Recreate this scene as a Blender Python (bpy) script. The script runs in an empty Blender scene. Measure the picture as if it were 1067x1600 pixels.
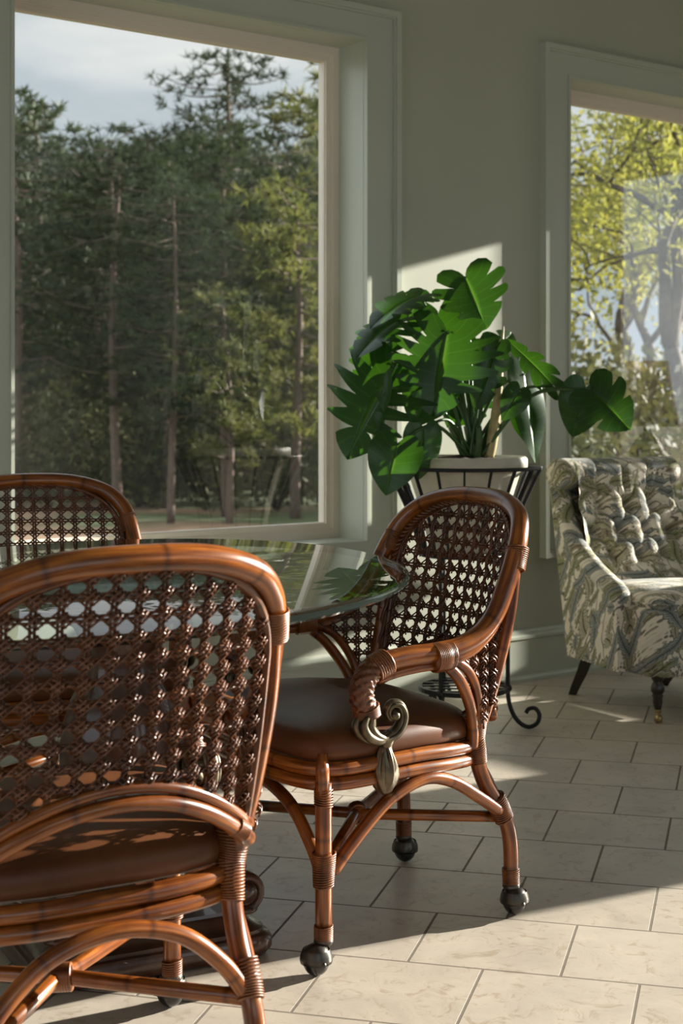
import bpy, bmesh, math, random
from mathutils import Vector, Matrix, Euler
random.seed(7)
sc = bpy.context.scene
COL = sc.collection
PI = math.pi
YAW = 0.66177                      # the room is turned this much against the viewing direction
CA, SA = math.cos(YAW), math.sin(YAW)
def W(X, Y, Z=0.0):                # view-aligned ground coordinates -> room coordinates
    return (CA*X + SA*Y, -SA*X + CA*Y, Z)

# ------------------------------------------------------------------ mesh helpers
class MB:
    def __init__(s): s.v=[]; s.f=[]; s.uv=[]; s.mi=[]
    def add(s, verts, faces, uvs=None, mi=0):
        b=len(s.v); s.v += [tuple(p) for p in verts]
        s.uv += list(uvs) if uvs else [(p[0],p[1]) for p in verts]
        for f in faces: s.f.append(tuple(i+b for i in f)); s.mi.append(mi)
    def box(s, x0,x1,y0,y1,z0,z1, mi=0):
        v=[(x0,y0,z0),(x1,y0,z0),(x1,y1,z0),(x0,y1,z0),(x0,y0,z1),(x1,y0,z1),(x1,y1,z1),(x0,y1,z1)]
        s.add(v,[(0,3,2,1),(4,5,6,7),(0,1,5,4),(1,2,6,5),(2,3,7,6),(3,0,4,7)],mi=mi)
    def ring(s, i, o, y0, y1, mi=0):           # mitred rectangular frame; i,o=(x0,x1,z0,z1)
        v=[]
        for y in (y0,y1):
            for r in (i,o):
                v += [(r[0],y,r[2]),(r[1],y,r[2]),(r[1],y,r[3]),(r[0],y,r[3])]
        f=[]
        for k in range(4):
            n=(k+1)%4
            f.append((k,n,4+n,4+k)[::-1]); f.append((8+k,8+n,12+n,12+k))
            f.append((k,n,8+n,8+k)); f.append((4+k,4+n,12+n,12+k)[::-1])
        s.add(v,f,mi=mi)
    def grid(s, P, uvs=None, closed_u=False, mi=0):   # P: rows of points
        n=len(P); m=len(P[0]); v=[p for r in P for p in r]
        u=[q for r in uvs for q in r] if uvs else None
        f=[]
        for i in range(n-1):
            for j in range(m-1 if not closed_u else m):
                k=(j+1)%m
                f.append((i*m+j,i*m+k,(i+1)*m+k,(i+1)*m+j))
        s.add(v,f,u,mi)
    def tube(s, pts, r, seg=8, cap=True, closed=False, mi=0, flat=1.0, rfun=None, u0=0.0):
        pts=[Vector(p) for p in pts]; n=len(pts)
        if closed: pts=pts+[pts[0]]; n+=1
        rr = r if isinstance(r,(list,tuple)) else [r]*n
        T=[]
        for i in range(n):
            if closed: a=pts[(i-1)%(n-1)]; b=pts[(i+1)%(n-1)]
            else: a=pts[max(i-1,0)]; b=pts[min(i+1,n-1)]
            t=b-a; T.append(t.normalized() if t.length>1e-9 else Vector((0,0,1)))
        ref=Vector((0,0,1)) if abs(T[0].z)<.9 else Vector((1,0,0))
        N=(ref-T[0]*ref.dot(T[0])).normalized()
        rows=[];uv=[];L=u0
        for i in range(n):
            N=(N-T[i]*N.dot(T[i]))
            N=N.normalized() if N.length>1e-9 else Vector((1,0,0))
            B=T[i].cross(N)
            if i: L+=(pts[i]-pts[i-1]).length
            row=[];ur=[]
            for k in range(seg+1):
                a=2*PI*k/seg
                q=rr[i]*(rfun(L,a) if rfun else 1.0)
                row.append(pts[i]+N*(q*math.cos(a))+B*(q*flat*math.sin(a))); ur.append((L,k/seg))
            rows.append(row);uv.append(ur)
        s.grid(rows,uv,mi=mi)
        if cap and not closed:
            for i,rv in ((0,True),(n-1,False)):
                ring=rows[i][:-1]
                f=tuple(range(seg)); s.add(ring,[f[::-1] if rv else f],[(L if i else u0,.5)]*seg,mi)
    def lathe(s, prof, seg=20, c=(0,0,0), mi=0, sx=1.0, sy=1.0, rf=None):
        rows=[];uv=[]
        for (r,z) in prof:
            rows.append([(c[0]+sx*r*(rf(a,z) if rf else 1)*math.cos(a), c[1]+sy*r*(rf(a,z) if rf else 1)*math.sin(a), c[2]+z) for a in [2*PI*k/seg for k in range(seg+1)]])
            uv.append([(z,k/seg) for k in range(seg+1)])
        s.grid(rows,uv,mi=mi)
    def sphere(s, c, r, seg=14, rings=9, sc3=(1,1,1), mi=0, t0=0.0, t1=PI):
        rows=[]
        for i in range(rings+1):
            t=t0+(t1-t0)*i/rings
            rows.append([(c[0]+sc3[0]*r*math.sin(t)*math.cos(2*PI*k/seg), c[1]+sc3[1]*r*math.sin(t)*math.sin(2*PI*k/seg), c[2]-sc3[2]*r*math.cos(t)) for k in range(seg+1)])
        s.grid(rows,mi=mi)
    def build(s, name, mats, parent=None, smooth=True, merge=0.0, angle=None, recalc=True):
        me=bpy.data.meshes.new(name); me.from_pydata(s.v,[],s.f)
        ul=me.uv_layers.new(name='uv')
        flat=[0.0]*(2*len(me.loops))
        for l in me.loops: flat[2*l.index],flat[2*l.index+1]=s.uv[l.vertex_index]
        ul.data.foreach_set('uv',flat)
        mats = mats if isinstance(mats,(list,tuple)) else [mats]
        for m in mats: me.materials.append(m)
        me.polygons.foreach_set('material_index',s.mi)
        if merge or recalc:
            bm=bmesh.new(); bm.from_mesh(me)
            bmesh.ops.remove_doubles(bm,verts=bm.verts,dist=merge or 1e-6)
            if recalc: bmesh.ops.recalc_face_normals(bm,faces=bm.faces)
            bm.to_mesh(me); bm.free()
        if smooth: me.polygons.foreach_set('use_smooth',[True]*len(me.polygons))
        if smooth and angle: me.set_sharp_from_angle(angle=math.radians(angle))
        o=bpy.data.objects.new(name,me); COL.objects.link(o)
        if parent: o.parent=parent
        return o

def spline(pts, n=6, closed=False):
    P=[Vector(p) for p in pts]; out=[]; m=len(P)
    for i in range(m if closed else m-1):
        if closed: a,b,c,d=P[(i-1)%m],P[i],P[(i+1)%m],P[(i+2)%m]
        else: a,b,c,d=P[max(i-1,0)],P[i],P[i+1],P[min(i+2,m-1)]
        for k in range(n):
            t=k/n
            out.append(.5*((2*b)+(c-a)*t+(2*a-5*b+4*c-d)*t*t+(3*b-a-3*c+d)*t**3))
    if not closed: out.append(P[-1])
    return out
def mir(pts): return [(-p[0],p[1],p[2]) for p in pts]
def both(pts):                                    # right half ending at x=0 -> whole symmetrical path
    return list(pts)+mir(pts[:-1])[::-1]
def empty(name, loc=(0,0,0), rz=0.0, label=None, cat=None, group=None, kind=None, parent=None):
    o=bpy.data.objects.new(name,None); COL.objects.link(o); o.location=loc; o.rotation_euler=(0,0,rz)
    o.empty_display_size=.05
    tag(o,label,cat,group,kind)
    if parent: o.parent=parent
    return o
def tag(o,label=None,cat=None,group=None,kind=None):
    if label: o['label']=label
    if cat: o['category']=cat
    if group: o['group']=group
    if kind: o['kind']=kind
    return o
def copy_tree(o,parent=None):
    c=o.copy(); COL.objects.link(c)
    if parent: c.parent=parent
    for ch in list(o.children): copy_tree(ch,c)
    return c

# ------------------------------------------------------------------ material helpers
def newmat(name):
    m=bpy.data.materials.new(name); m.use_nodes=True; nt=m.node_tree; nt.nodes.clear()
    out=nt.nodes.new('ShaderNodeOutputMaterial'); b=nt.nodes.new('ShaderNodeBsdfPrincipled')
    nt.links.new(b.outputs[0],out.inputs[0]); return m,nt,b,out
def N(nt,t,**kw):
    n=nt.nodes.new(t)
    for k,v in kw.items():
        if hasattr(n,k) and not isinstance(getattr(n,k),bpy.types.bpy_prop_collection) and k!='inputs': setattr(n,k,v)
        else: n.inputs[k].default_value=v
    return n
def L(nt,a,b): nt.links.new(a,b)
def ramp(nt,fac,stops,interp='LINEAR'):
    r=nt.nodes.new('ShaderNodeValToRGB'); r.color_ramp.interpolation=interp
    el=r.color_ramp.elements
    while len(el)<len(stops): el.new(.5)
    for e,(p,c) in zip(el,stops): e.position=p; e.color=(c[0],c[1],c[2],1) if not isinstance(c,(int,float)) else (c,c,c,1)
    L(nt,fac,r.inputs[0]); return r.outputs[0]
def mix(nt,fac,a,b,mode='MIX'):
    n=nt.nodes.new('ShaderNodeMix'); n.data_type='RGBA'; n.blend_type=mode
    for sock,v in ((n.inputs[0],fac),(n.inputs[6],a),(n.inputs[7],b)):
        if hasattr(v,'is_linked') or isinstance(v,bpy.types.NodeSocket): L(nt,v,sock)
        elif isinstance(v,(int,float)): sock.default_value=v
        else: sock.default_value=(v[0],v[1],v[2],1)
    return n.outputs[2]
def math_(nt,op,a,b=0.0,c=None):
    n=nt.nodes.new('ShaderNodeMath'); n.operation=op
    for i,v in enumerate((a,b,c)):
        if v is None: continue
        if isinstance(v,bpy.types.NodeSocket): L(nt,v,n.inputs[i])
        else: n.inputs[i].default_value=v
    return n.outputs[0]
def coord(nt,which='Object',scale=(1,1,1),rot=(0,0,0),loc=(0,0,0)):
    t=nt.nodes.new('ShaderNodeTexCoord'); m=nt.nodes.new('ShaderNodeMapping')
    m.inputs['Scale'].default_value=scale; m.inputs['Rotation'].default_value=rot; m.inputs['Location'].default_value=loc
    L(nt,t.outputs[which],m.inputs[0]); return m.outputs[0]
def noise(nt,vec,scale,detail=3,rough=.55,dist=0.0):
    n=N(nt,'ShaderNodeTexNoise'); n.inputs['Scale'].default_value=scale; n.inputs['Detail'].default_value=detail
    n.inputs['Roughness'].default_value=rough; n.inputs['Distortion'].default_value=dist
    L(nt,vec,n.inputs['Vector']); return n.outputs['Fac']
def bump(nt,bsdf,h,strength=.3,dist=.01):
    b=nt.nodes.new('ShaderNodeBump'); b.inputs['Strength'].default_value=strength; b.inputs['Distance'].default_value=dist
    L(nt,h,b.inputs['Height']); L(nt,b.outputs[0],bsdf.inputs['Normal'])
def simple(name,col,rough=.5,metal=0.0,var=.0,scale=20,coat=0.0,bumpy=0.0,spec=.5):
    m,nt,b,o=newmat(name); b.inputs['Roughness'].default_value=rough; b.inputs['Metallic'].default_value=metal
    b.inputs['Coat Weight'].default_value=coat; b.inputs['Specular IOR Level'].default_value=spec
    c=coord(nt); nz=noise(nt,c,scale,4)
    k=var
    col2=[max(0,x*(1-k)) for x in col]; col3=[x*(1+k) for x in col]
    L(nt,ramp(nt,nz,[(.3,col2),(.7,col3)]),b.inputs['Base Color'])
    if bumpy: bump(nt,b,nz,bumpy,.003)
    return m
def rattan(name,light,mid,dark,rough=.3,coat=.45):
    m,nt,b,o=newmat(name)
    uv=coord(nt,'UV',(1,1,1))
    streak=noise(nt,coord(nt,'UV',(3.5,9,1)),1.6,4,.6)
    ob=noise(nt,coord(nt,'Object',(1,1,1)),9,3)
    c=ramp(nt,streak,[(.25,dark),(.47,mid),(.72,light)])
    burn=ramp(nt,ob,[(.30,(.40,.32,.28)),(.55,(1,1,1))])
    c=mix(nt,1.0,c,burn,'MULTIPLY')
    # growth nodes of the cane: narrow dark rings about every 17 cm
    sep=nt.nodes.new('ShaderNodeSeparateXYZ'); L(nt,uv,sep.inputs[0])
    fr=math_(nt,'FRACT',math_(nt,'ADD',math_(nt,'MULTIPLY',sep.outputs[0],5.9),.31))
    d=math_(nt,'ABSOLUTE',math_(nt,'SUBTRACT',fr,.5))
    rg=ramp(nt,d,[(0.0,(.22,.16,.13)),(.012,(.45,.38,.34)),(.05,(1,1,1))])
    c=mix(nt,.8,c,rg,'MULTIPLY')
    L(nt,c,b.inputs['Base Color'])
    b.inputs['Roughness'].default_value=rough; b.inputs['Coat Weight'].default_value=coat; b.inputs['Coat Roughness'].default_value=.16
    bump(nt,b,streak,.12,.003)
    return m

M={}
M['rattan']=rattan('rattan_pole',(.47,.150,.019),(.215,.056,.008),(.055,.012,.003),.28,.25)
M['bind']=rattan('rattan_binding',(.36,.135,.040),(.22,.070,.018),(.08,.022,.007),.40,.2)
M['cane']=rattan('rattan_cane',(.21,.066,.014),(.12,.033,.007),(.040,.010,.003),.32,.2)
M['pewter']=simple('antique_pewter',(.135,.108,.070),.36,.75,.35,60)
M['castor']=simple('castor_metal',(.075,.068,.058),.34,.8,.3,40)
M['castor_ball']=simple('castor_wheel_black',(.012,.012,.012),.25,.0,.2,30,coat=.3)
M['iron']=simple('wrought_iron_black',(.010,.010,.010),.45,.3,.3,60)
M['darkwood']=simple('dark_carved_wood',(.060,.024,.013),.30,0,.5,14,coat=.35)
M['legwood']=simple('ebonised_leg_wood',(.018,.011,.008),.35,0,.4,20,coat=.2)
M['brass']=simple('aged_brass',(.35,.26,.12),.35,.9,.3,40)
M['pot']=simple('cream_glazed_ceramic',(.50,.46,.36),.45,0,.12,12)
M['soil']=simple('dark_potting_soil',(.045,.026,.017),.95,0,.7,120,bumpy=1.0)
M['petiole']=simple('petiole_green',(.035,.085,.018),.4,0,.3,30)
M['root']=simple('rolled_leaf_tan',(.42,.33,.15),.5,0,.35,25)
M['bark']=simple('pine_bark',(.105,.070,.052),.9,0,.45,18,bumpy=.8)
M['bark2']=simple('oak_bark',(.075,.058,.045),.9,0,.4,18,bumpy=.8)
M['shade']=None

# leather of the seat cushions
m,nt,b,o=newmat('brown_leather'); c=coord(nt)
nz=noise(nt,c,7,4); fine=N(nt,'ShaderNodeTexVoronoi',feature='DISTANCE_TO_EDGE'); fine.inputs['Scale'].default_value=260; L(nt,c,fine.inputs['Vector'])
L(nt,ramp(nt,nz,[(.3,(.075,.024,.009)),(.7,(.145,.050,.017))]),b.inputs['Base Color']); b.inputs['Roughness'].default_value=.42
b.inputs['Specular IOR Level'].default_value=.3
bump(nt,b,fine.outputs['Distance'],.12,.001); M['leather']=m

# painted wall and trim
def paint(name,col,rough,spec=.5):
    m,nt,b,o=newmat(name); c=coord(nt)
    L(nt,ramp(nt,noise(nt,c,1.3,3),[(.3,[x*.96 for x in col]),(.7,[x*1.03 for x in col])]),b.inputs['Base Color'])
    b.inputs['Roughness'].default_value=rough; b.inputs['Specular IOR Level'].default_value=spec
    bump(nt,b,noise(nt,c,220,2),.05,.002); return m
M['wall']=paint('sage_grey_wall_paint',(.425,.43,.34),.55)
M['trim']=paint('sage_grey_trim_paint',(.47,.49,.41),.33)
M['ceil']=paint('off_white_ceiling_paint',(.42,.42,.36),.8)
M['sash']=paint('beige_sash_vinyl',(.76,.66,.56),.4)

# floor: square stone-look tiles in running bond
TL=.2712*1.13
m,nt,b,o=newmat('beige_stone_floor_tile')
th=-.25992-YAW
X0,Y0=W(.18700*1.13,2.99672*1.13)[:2]
tc=nt.nodes.new('ShaderNodeTexCoord'); sp=nt.nodes.new('ShaderNodeSeparateXYZ'); L(nt,tc.outputs['Object'],sp.inputs[0])
dx=math_(nt,'SUBTRACT',sp.outputs[0],X0); dy=math_(nt,'SUBTRACT',sp.outputs[1],Y0)
tx=math_(nt,'ADD',math_(nt,'ADD',math_(nt,'MULTIPLY',dx,math.cos(th)),math_(nt,'MULTIPLY',dy,math.sin(th))),200*TL)
ty=math_(nt,'ADD',math_(nt,'SUBTRACT',math_(nt,'MULTIPLY',dy,math.cos(th)),math_(nt,'MULTIPLY',dx,math.sin(th))),200*TL)
cb=nt.nodes.new('ShaderNodeCombineXYZ'); L(nt,tx,cb.inputs[0]); L(nt,ty,cb.inputs[1])
br=nt.nodes.new('ShaderNodeTexBrick'); br.offset=.5; br.offset_frequency=2; br.squash=1.0
L(nt,cb.outputs[0],br.inputs['Vector']); br.inputs['Scale'].default_value=1.0
br.inputs['Brick Width'].default_value=TL; br.inputs['Row Height'].default_value=TL
br.inputs['Mortar Size'].default_value=.0032; br.inputs['Mortar Smooth'].default_value=.25; br.inputs['Bias'].default_value=0
br.inputs['Color1'].default_value=(.53,.465,.39,1); br.inputs['Color2'].default_value=(.58,.515,.44,1); br.inputs['Mortar'].default_value=(.20,.165,.13,1)
o_=tc.outputs['Object']
cloud=noise(nt,o_,6,5,.6,.6); vein=noise(nt,o_,17,7,.7,1.6)
c=mix(nt,1.0,br.outputs['Color'],ramp(nt,cloud,[(.3,(.86,.85,.85)),(.7,(1.08,1.06,1.04))]),'MULTIPLY')
c=mix(nt,1.0,c,ramp(nt,vein,[(.36,(.80,.74,.68)),(.46,(1,1,1)),(.62,(1,1,1)),(.72,(.93,.88,.82))]),'MULTIPLY')
L(nt,c,b.inputs['Base Color'])
L(nt,ramp(nt,br.outputs['Fac'],[(0,.36),(1,.9)]),b.inputs['Roughness'])
b.inputs['Specular IOR Level'].default_value=.45
h=math_(nt,'ADD',math_(nt,'MULTIPLY',br.outputs['Fac'],-1.0),math_(nt,'MULTIPLY',vein,.12))
bump(nt,b,h,.9,.004); M['floor']=m

# clear glass: mirror-like at grazing angles, otherwise see-through
def glass(name,tint,ior=1.45,gain=1.0,dust=0.0):
    m=bpy.data.materials.new(name); m.use_nodes=True; nt=m.node_tree; nt.nodes.clear()
    out=nt.nodes.new('ShaderNodeOutputMaterial'); tr=nt.nodes.new('ShaderNodeBsdfTransparent'); gl=nt.nodes.new('ShaderNodeBsdfGlossy')
    tr.inputs[0].default_value=(*tint,1); gl.inputs['Roughness'].default_value=.0; gl.inputs[0].default_value=(1,1,1,1)
    fr=nt.nodes.new('ShaderNodeFresnel'); fr.inputs[0].default_value=ior
    ge=nt.nodes.new('ShaderNodeNewGeometry')
    f=math_(nt,'MULTIPLY',math_(nt,'MULTIPLY',fr.outputs[0],math_(nt,'SUBTRACT',1.0,ge.outputs['Backfacing'])),gain)
    mx=nt.nodes.new('ShaderNodeMixShader'); L(nt,f,mx.inputs[0]); L(nt,tr.outputs[0],mx.inputs[1]); L(nt,gl.outputs[0],mx.inputs[2])
    last=mx.outputs[0]
    if dust:
        df=nt.nodes.new('ShaderNodeBsdfDiffuse'); df.inputs[0].default_value=(.7,.7,.68,1)
        tl=nt.nodes.new('ShaderNodeBsdfTranslucent'); tl.inputs[0].default_value=(.7,.7,.68,1)
        ad=nt.nodes.new('ShaderNodeMixShader'); ad.inputs[0].default_value=.5; L(nt,df.outputs[0],ad.inputs[1]); L(nt,tl.outputs[0],ad.inputs[2])
        c=coord(nt); nz=noise(nt,c,2.2,4,.6,.5)
        sw=noise(nt,coord(nt,'Object',(1.2,1,26),(0,.25,0)),5,3,.6,.3)
        k=math_(nt,'ADD',ramp(nt,nz,[(.35,dust*.5),(.75,dust*1.6)]),ramp(nt,sw,[(.66,0.0),(.78,dust*1.2)]))
        m2=nt.nodes.new('ShaderNodeMixShader'); L(nt,k,m2.inputs[0]); L(nt,last,m2.inputs[1]); L(nt,ad.outputs[0],m2.inputs[2]); last=m2.outputs[0]
    L(nt,last,out.inputs[0]); return m
M['pane']=glass('window_glass',(.96,.97,.955),1.5,2.1,.012)
M['tabletop']=glass('table_glass',(.90,.95,.92),1.5,1.0)
m,nt,b,o=newmat('table_glass_edge'); b.inputs['Base Color'].default_value=(.012,.018,.016,1); b.inputs['Roughness'].default_value=.06; b.inputs['Coat Weight'].default_value=.2
b.inputs['Alpha'].default_value=.88; M['glassedge']=m

# monstera leaf: glossy dark face, glowing yellow-green when the sun comes through
m,nt,b,o=newmat('monstera_leaf'); uv=coord(nt,'UV'); s_=nt.nodes.new('ShaderNodeSeparateXYZ'); L(nt,uv,s_.inputs[0])
side=ramp(nt,math_(nt,'ABSOLUTE',math_(nt,'SUBTRACT',math_(nt,'FRACT',math_(nt,'MULTIPLY',s_.outputs[1],9.0)),.5)),[(0,1.0),(.05,.25),(.12,0.0)])
mid=ramp(nt,s_.outputs[0],[(0,1.0),(.03,.8),(.06,0.0)])
vein=math_(nt,'MAXIMUM',mid,math_(nt,'MULTIPLY',side,.35))
nz=noise(nt,coord(nt),14,3)
base=ramp(nt,nz,[(.3,(.007,.030,.006)),(.7,(.014,.055,.010))])
L(nt,mix(nt,vein,base,(.07,.16,.035)),b.inputs['Base Color']); b.inputs['Roughness'].default_value=.33; b.inputs['Specular IOR Level'].default_value=.42
tl=nt.nodes.new('ShaderNodeBsdfTranslucent'); L(nt,mix(nt,vein,(.095,.29,.012),(.18,.38,.04)),tl.inputs[0])
mx=nt.nodes.new('ShaderNodeMixShader'); mx.inputs[0].default_value=.14; L(nt,b.outputs[0],mx.inputs[1]); L(nt,tl.outputs[0],mx.inputs[2]); L(nt,mx.outputs[0],o.inputs[0])
bump(nt,b,side,-.25,.004); M['leaf']=m

def foliage(name,c1,c2,trans):
    m,nt,b,o=newmat(name); nz=noise(nt,coord(nt),1.1,4,.65)
    oi=nt.nodes.new('ShaderNodeObjectInfo')
    col=ramp(nt,nz,[(.3,c1),(.7,c2)])
    hs=nt.nodes.new('ShaderNodeHueSaturation'); L(nt,col,hs.inputs['Color'])
    L(nt,math_(nt,'ADD',math_(nt,'MULTIPLY',oi.outputs['Random'],.5),.75),hs.inputs['Value'])
    L(nt,hs.outputs[0],b.inputs['Base Color']); b.inputs['Roughness'].default_value=.6; b.inputs['Specular IOR Level'].default_value=.25
    tl=nt.nodes.new('ShaderNodeBsdfTranslucent'); L(nt,hs.outputs[0],tl.inputs[0])
    mx=nt.nodes.new('ShaderNodeMixShader'); mx.inputs[0].default_value=trans; L(nt,b.outputs[0],mx.inputs[1]); L(nt,tl.outputs[0],mx.inputs[2]); L(nt,mx.outputs[0],o.inputs[0])
    return m
M['needle']=foliage('pine_needles',(.020,.032,.012),(.055,.070,.026),.25)
M['needle2']=foliage('yellow_green_needles',(.085,.100,.022),(.17,.165,.040),.4)
M['oakleaf']=foliage('spring_leaves',(.16,.17,.030),(.34,.31,.060),.45)
M['shrub']=foliage('shrub_leaves',(.035,.045,.014),(.12,.105,.035),.3)

m,nt,b,o=newmat('lawn_and_pine_straw'); c=coord(nt)
k=noise(nt,c,.16,3,.6)
g=ramp(nt,noise(nt,c,9,4),[(.3,(.045,.065,.018)),(.7,(.095,.12,.035))]); st=ramp(nt,noise(nt,c,14,4),[(.3,(.17,.095,.05)),(.7,(.33,.20,.11))])
L(nt,mix(nt,ramp(nt,k,[(.48,0.0),(.56,1.0)]),g,st),b.inputs['Base Color']); b.inputs['Roughness'].default_value=.95; M['lawn']=m

# botanical upholstery: cream ground with slate-blue, olive and brown leaf sprays
m,nt,b,o=newmat('botanical_linen'); c=coord(nt)
sx=nt.nodes.new('ShaderNodeSeparateXYZ'); L(nt,c,sx.inputs[0])
cu=nt.nodes.new('ShaderNodeCombineXYZ')
L(nt,math_(nt,'ADD',sx.outputs[0],math_(nt,'MULTIPLY',sx.outputs[1],.62)),cu.inputs[0]); L(nt,math_(nt,'SUBTRACT',sx.outputs[2],math_(nt,'MULTIPLY',sx.outputs[1],.85)),cu.inputs[1])
wn=N(nt,'ShaderNodeTexNoise'); wn.inputs['Scale'].default_value=7; wn.inputs['Detail'].default_value=1; L(nt,cu.outputs[0],wn.inputs['Vector'])
va=nt.nodes.new('ShaderNodeVectorMath'); va.operation='MULTIPLY_ADD'; L(nt,wn.outputs['Color'],va.inputs[0]); va.inputs[1].default_value=(.035,.035,0); L(nt,cu.outputs[0],va.inputs[2])
UV2=va.outputs[0]
CREAM=(.74,.66,.55)
def leaf_layer(col,off,scale,wd,ln,cols,ribs,scal):
    mp=nt.nodes.new('ShaderNodeMapping'); mp.inputs['Location'].default_value=(off,off*.7,0); L(nt,UV2,mp.inputs[0]); q=mp.outputs[0]
    v=N(nt,'ShaderNodeTexVoronoi',voronoi_dimensions='2D'); v.inputs['Scale'].default_value=scale; v.inputs['Randomness'].default_value=.85; L(nt,q,v.inputs['Vector'])
    sb=nt.nodes.new('ShaderNodeVectorMath'); sb.operation='SUBTRACT'; L(nt,q,sb.inputs[0]); L(nt,v.outputs['Position'],sb.inputs[1])
    sc_=nt.nodes.new('ShaderNodeSeparateColor'); L(nt,v.outputs['Color'],sc_.inputs[0])
    ro=nt.nodes.new('ShaderNodeVectorRotate'); ro.rotation_type='Z_AXIS'; L(nt,sb.outputs[0],ro.inputs['Vector']); L(nt,math_(nt,'MULTIPLY',sc_.outputs[1],6.2832),ro.inputs['Angle'])
    sp=nt.nodes.new('ShaderNodeSeparateXYZ'); L(nt,ro.outputs[0],sp.inputs[0])
    ly=sp.outputs[1]; lx=math_(nt,'ABSOLUTE',math_(nt,'ADD',sp.outputs[0],math_(nt,'MULTIPLY',math_(nt,'MULTIPLY',ly,ly),3.0)))
    t=math_(nt,'DIVIDE',ly,ln); w_=math_(nt,'MULTIPLY',math_(nt,'SUBTRACT',1.0,math_(nt,'MULTIPLY',t,t)),wd)
    w_=math_(nt,'ADD',w_,math_(nt,'MULTIPLY',math_(nt,'SINE',math_(nt,'MULTIPLY',ly,scal)),wd*.16))
    f=math_(nt,'DIVIDE',lx,math_(nt,'MAXIMUM',w_,.0005))
    inm=ramp(nt,f,[(.93,1.0),(1.0,0.0)])
    motif=ramp(nt,sc_.outputs[0],cols,'CONSTANT')
    rib=ramp(nt,math_(nt,'FRACT',math_(nt,'MULTIPLY',math_(nt,'SUBTRACT',ly,math_(nt,'MULTIPLY',lx,.9)),ribs)),[(.0,1.0),(.26,1.0),(.40,0.0)])
    outl=ramp(nt,f,[(.70,0.0),(.80,1.0)])
    core=ramp(nt,f,[(.0,1.0),(.07,1.0),(.11,0.0)])
    pale=ramp(nt,f,[(.40,0.0),(.75,1.0)])
    m1=mix(nt,math_(nt,'MULTIPLY',pale,.45),motif,CREAM)
    ink=math_(nt,'MAXIMUM',math_(nt,'MAXIMUM',math_(nt,'MULTIPLY',rib,.55),math_(nt,'MULTIPLY',outl,.75)),core)
    m2=mix(nt,ink,m1,(.070,.060,.042))
    return mix(nt,inm,col,m2)
SL,OL,KH,BR=(.235,.26,.255),(.28,.28,.15),(.42,.38,.26),(.28,.22,.14)
col=mix(nt,ramp(nt,noise(nt,UV2,9,3),[(.55,0.0),(.66,.6)]),CREAM,(.34,.35,.31))
v2=N(nt,'ShaderNodeTexVoronoi',voronoi_dimensions='2D'); v2.inputs['Scale'].default_value=58; L(nt,UV2,v2.inputs['Vector'])
dots=ramp(nt,v2.outputs['Distance'],[(.24,1.0),(.34,0.0)]); spray=ramp(nt,noise(nt,UV2,8,2),[(.54,0.0),(.58,1.0)])
col=mix(nt,math_(nt,'MULTIPLY',math_(nt,'MULTIPLY',dots,spray),.85),col,(.085,.075,.050))
wv=N(nt,'ShaderNodeTexWave',wave_type='BANDS'); wv.inputs['Scale'].default_value=6; wv.inputs['Distortion'].default_value=9; wv.inputs['Detail'].default_value=1; wv.inputs['Detail Scale'].default_value=1.4; L(nt,UV2,wv.inputs['Vector'])
col=mix(nt,ramp(nt,wv.outputs['Fac'],[(.0,.85),(.012,.85),(.03,0.0)]),col,(.080,.068,.048))
col=leaf_layer(col,3.1,15,.017,.036,[(0,OL),(.35,KH),(.6,SL),(.85,BR)],170,460)
col=leaf_layer(col,7.7,8.0,.030,.078,[(0,SL),(.40,OL),(.70,KH),(.86,SL)],95,260)
col=leaf_layer(col,12.3,7.2,.021,.088,[(0,OL),(.30,SL),(.62,KH),(.80,OL)],110,300)
L(nt,col,b.inputs['Base Color']); b.inputs['Roughness'].default_value=.9; b.inputs['Specular IOR Level'].default_value=.2
b.inputs['Sheen Weight'].default_value=.15
bump(nt,b,noise(nt,c,420,2),.15,.002); M['fabric']=m
M['linen']=simple('cream_lamp_linen',(.62,.55,.44),.9,0,.05,60)
nt=M['linen'].node_tree; o=[n for n in nt.nodes if n.type=='OUTPUT_MATERIAL'][0]; b=[n for n in nt.nodes if n.type=='BSDF_PRINCIPLED'][0]
tl=nt.nodes.new('ShaderNodeBsdfTranslucent'); tl.inputs[0].default_value=(.80,.70,.55,1); mx=nt.nodes.new('ShaderNodeMixShader'); mx.inputs[0].default_value=.55
L(nt,b.outputs[0],mx.inputs[1]); L(nt,tl.outputs[0],mx.inputs[2]); L(nt,mx.outputs[0],o.inputs[0])

# ------------------------------------------------------------------ room shell
HW=4.444; RX=6.60; CE=3.0
def wall(name,u0,u1,openings,loc,rz,thick=.22,top=CE):
    b=MB(); xs=sorted(openings)
    cur=u0
    for (a,c,z0,z1) in xs:
        b.box(cur,a,0,thick,0,top); b.box(a,c,0,thick,0,z0); b.box(a,c,0,thick,z1,top); cur=c
    b.box(cur,u1,0,thick,0,top)
    o=b.build(name,M['wall'],smooth=False); o.location=loc; o.rotation_euler=(0,0,rz); o['kind']='structure'; return o
Z0,Z1=.613,2.463
backop=[(2.146,3.562,Z0,Z1),(4.642,6.06,Z0,Z1)]
rightop=[(-4.06,-3.12,Z0,Z1),(-2.99,-2.62,.83,Z1),(-1.70,-.20,Z0,Z1)]  # out of view; narrow middle opening added, its sill shaped to light a floor patch
wall('wall_back',-3.2,RX+.22,backop,(0,HW,0),0)
wall('wall_right',-HW,3.2,rightop,(RX,0,0),-PI/2)
leftop=[(-1.8,3.4,Z0,2.6)]; frontop=[(-5.6,-2.6,Z0,2.6),(-1.6,2.2,Z0,2.6)]  # unseen window openings, added and made large to raise the fill light indoors
wall('wall_left',-3.2,HW,leftop,(-3.0,0,0),PI/2)
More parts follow.
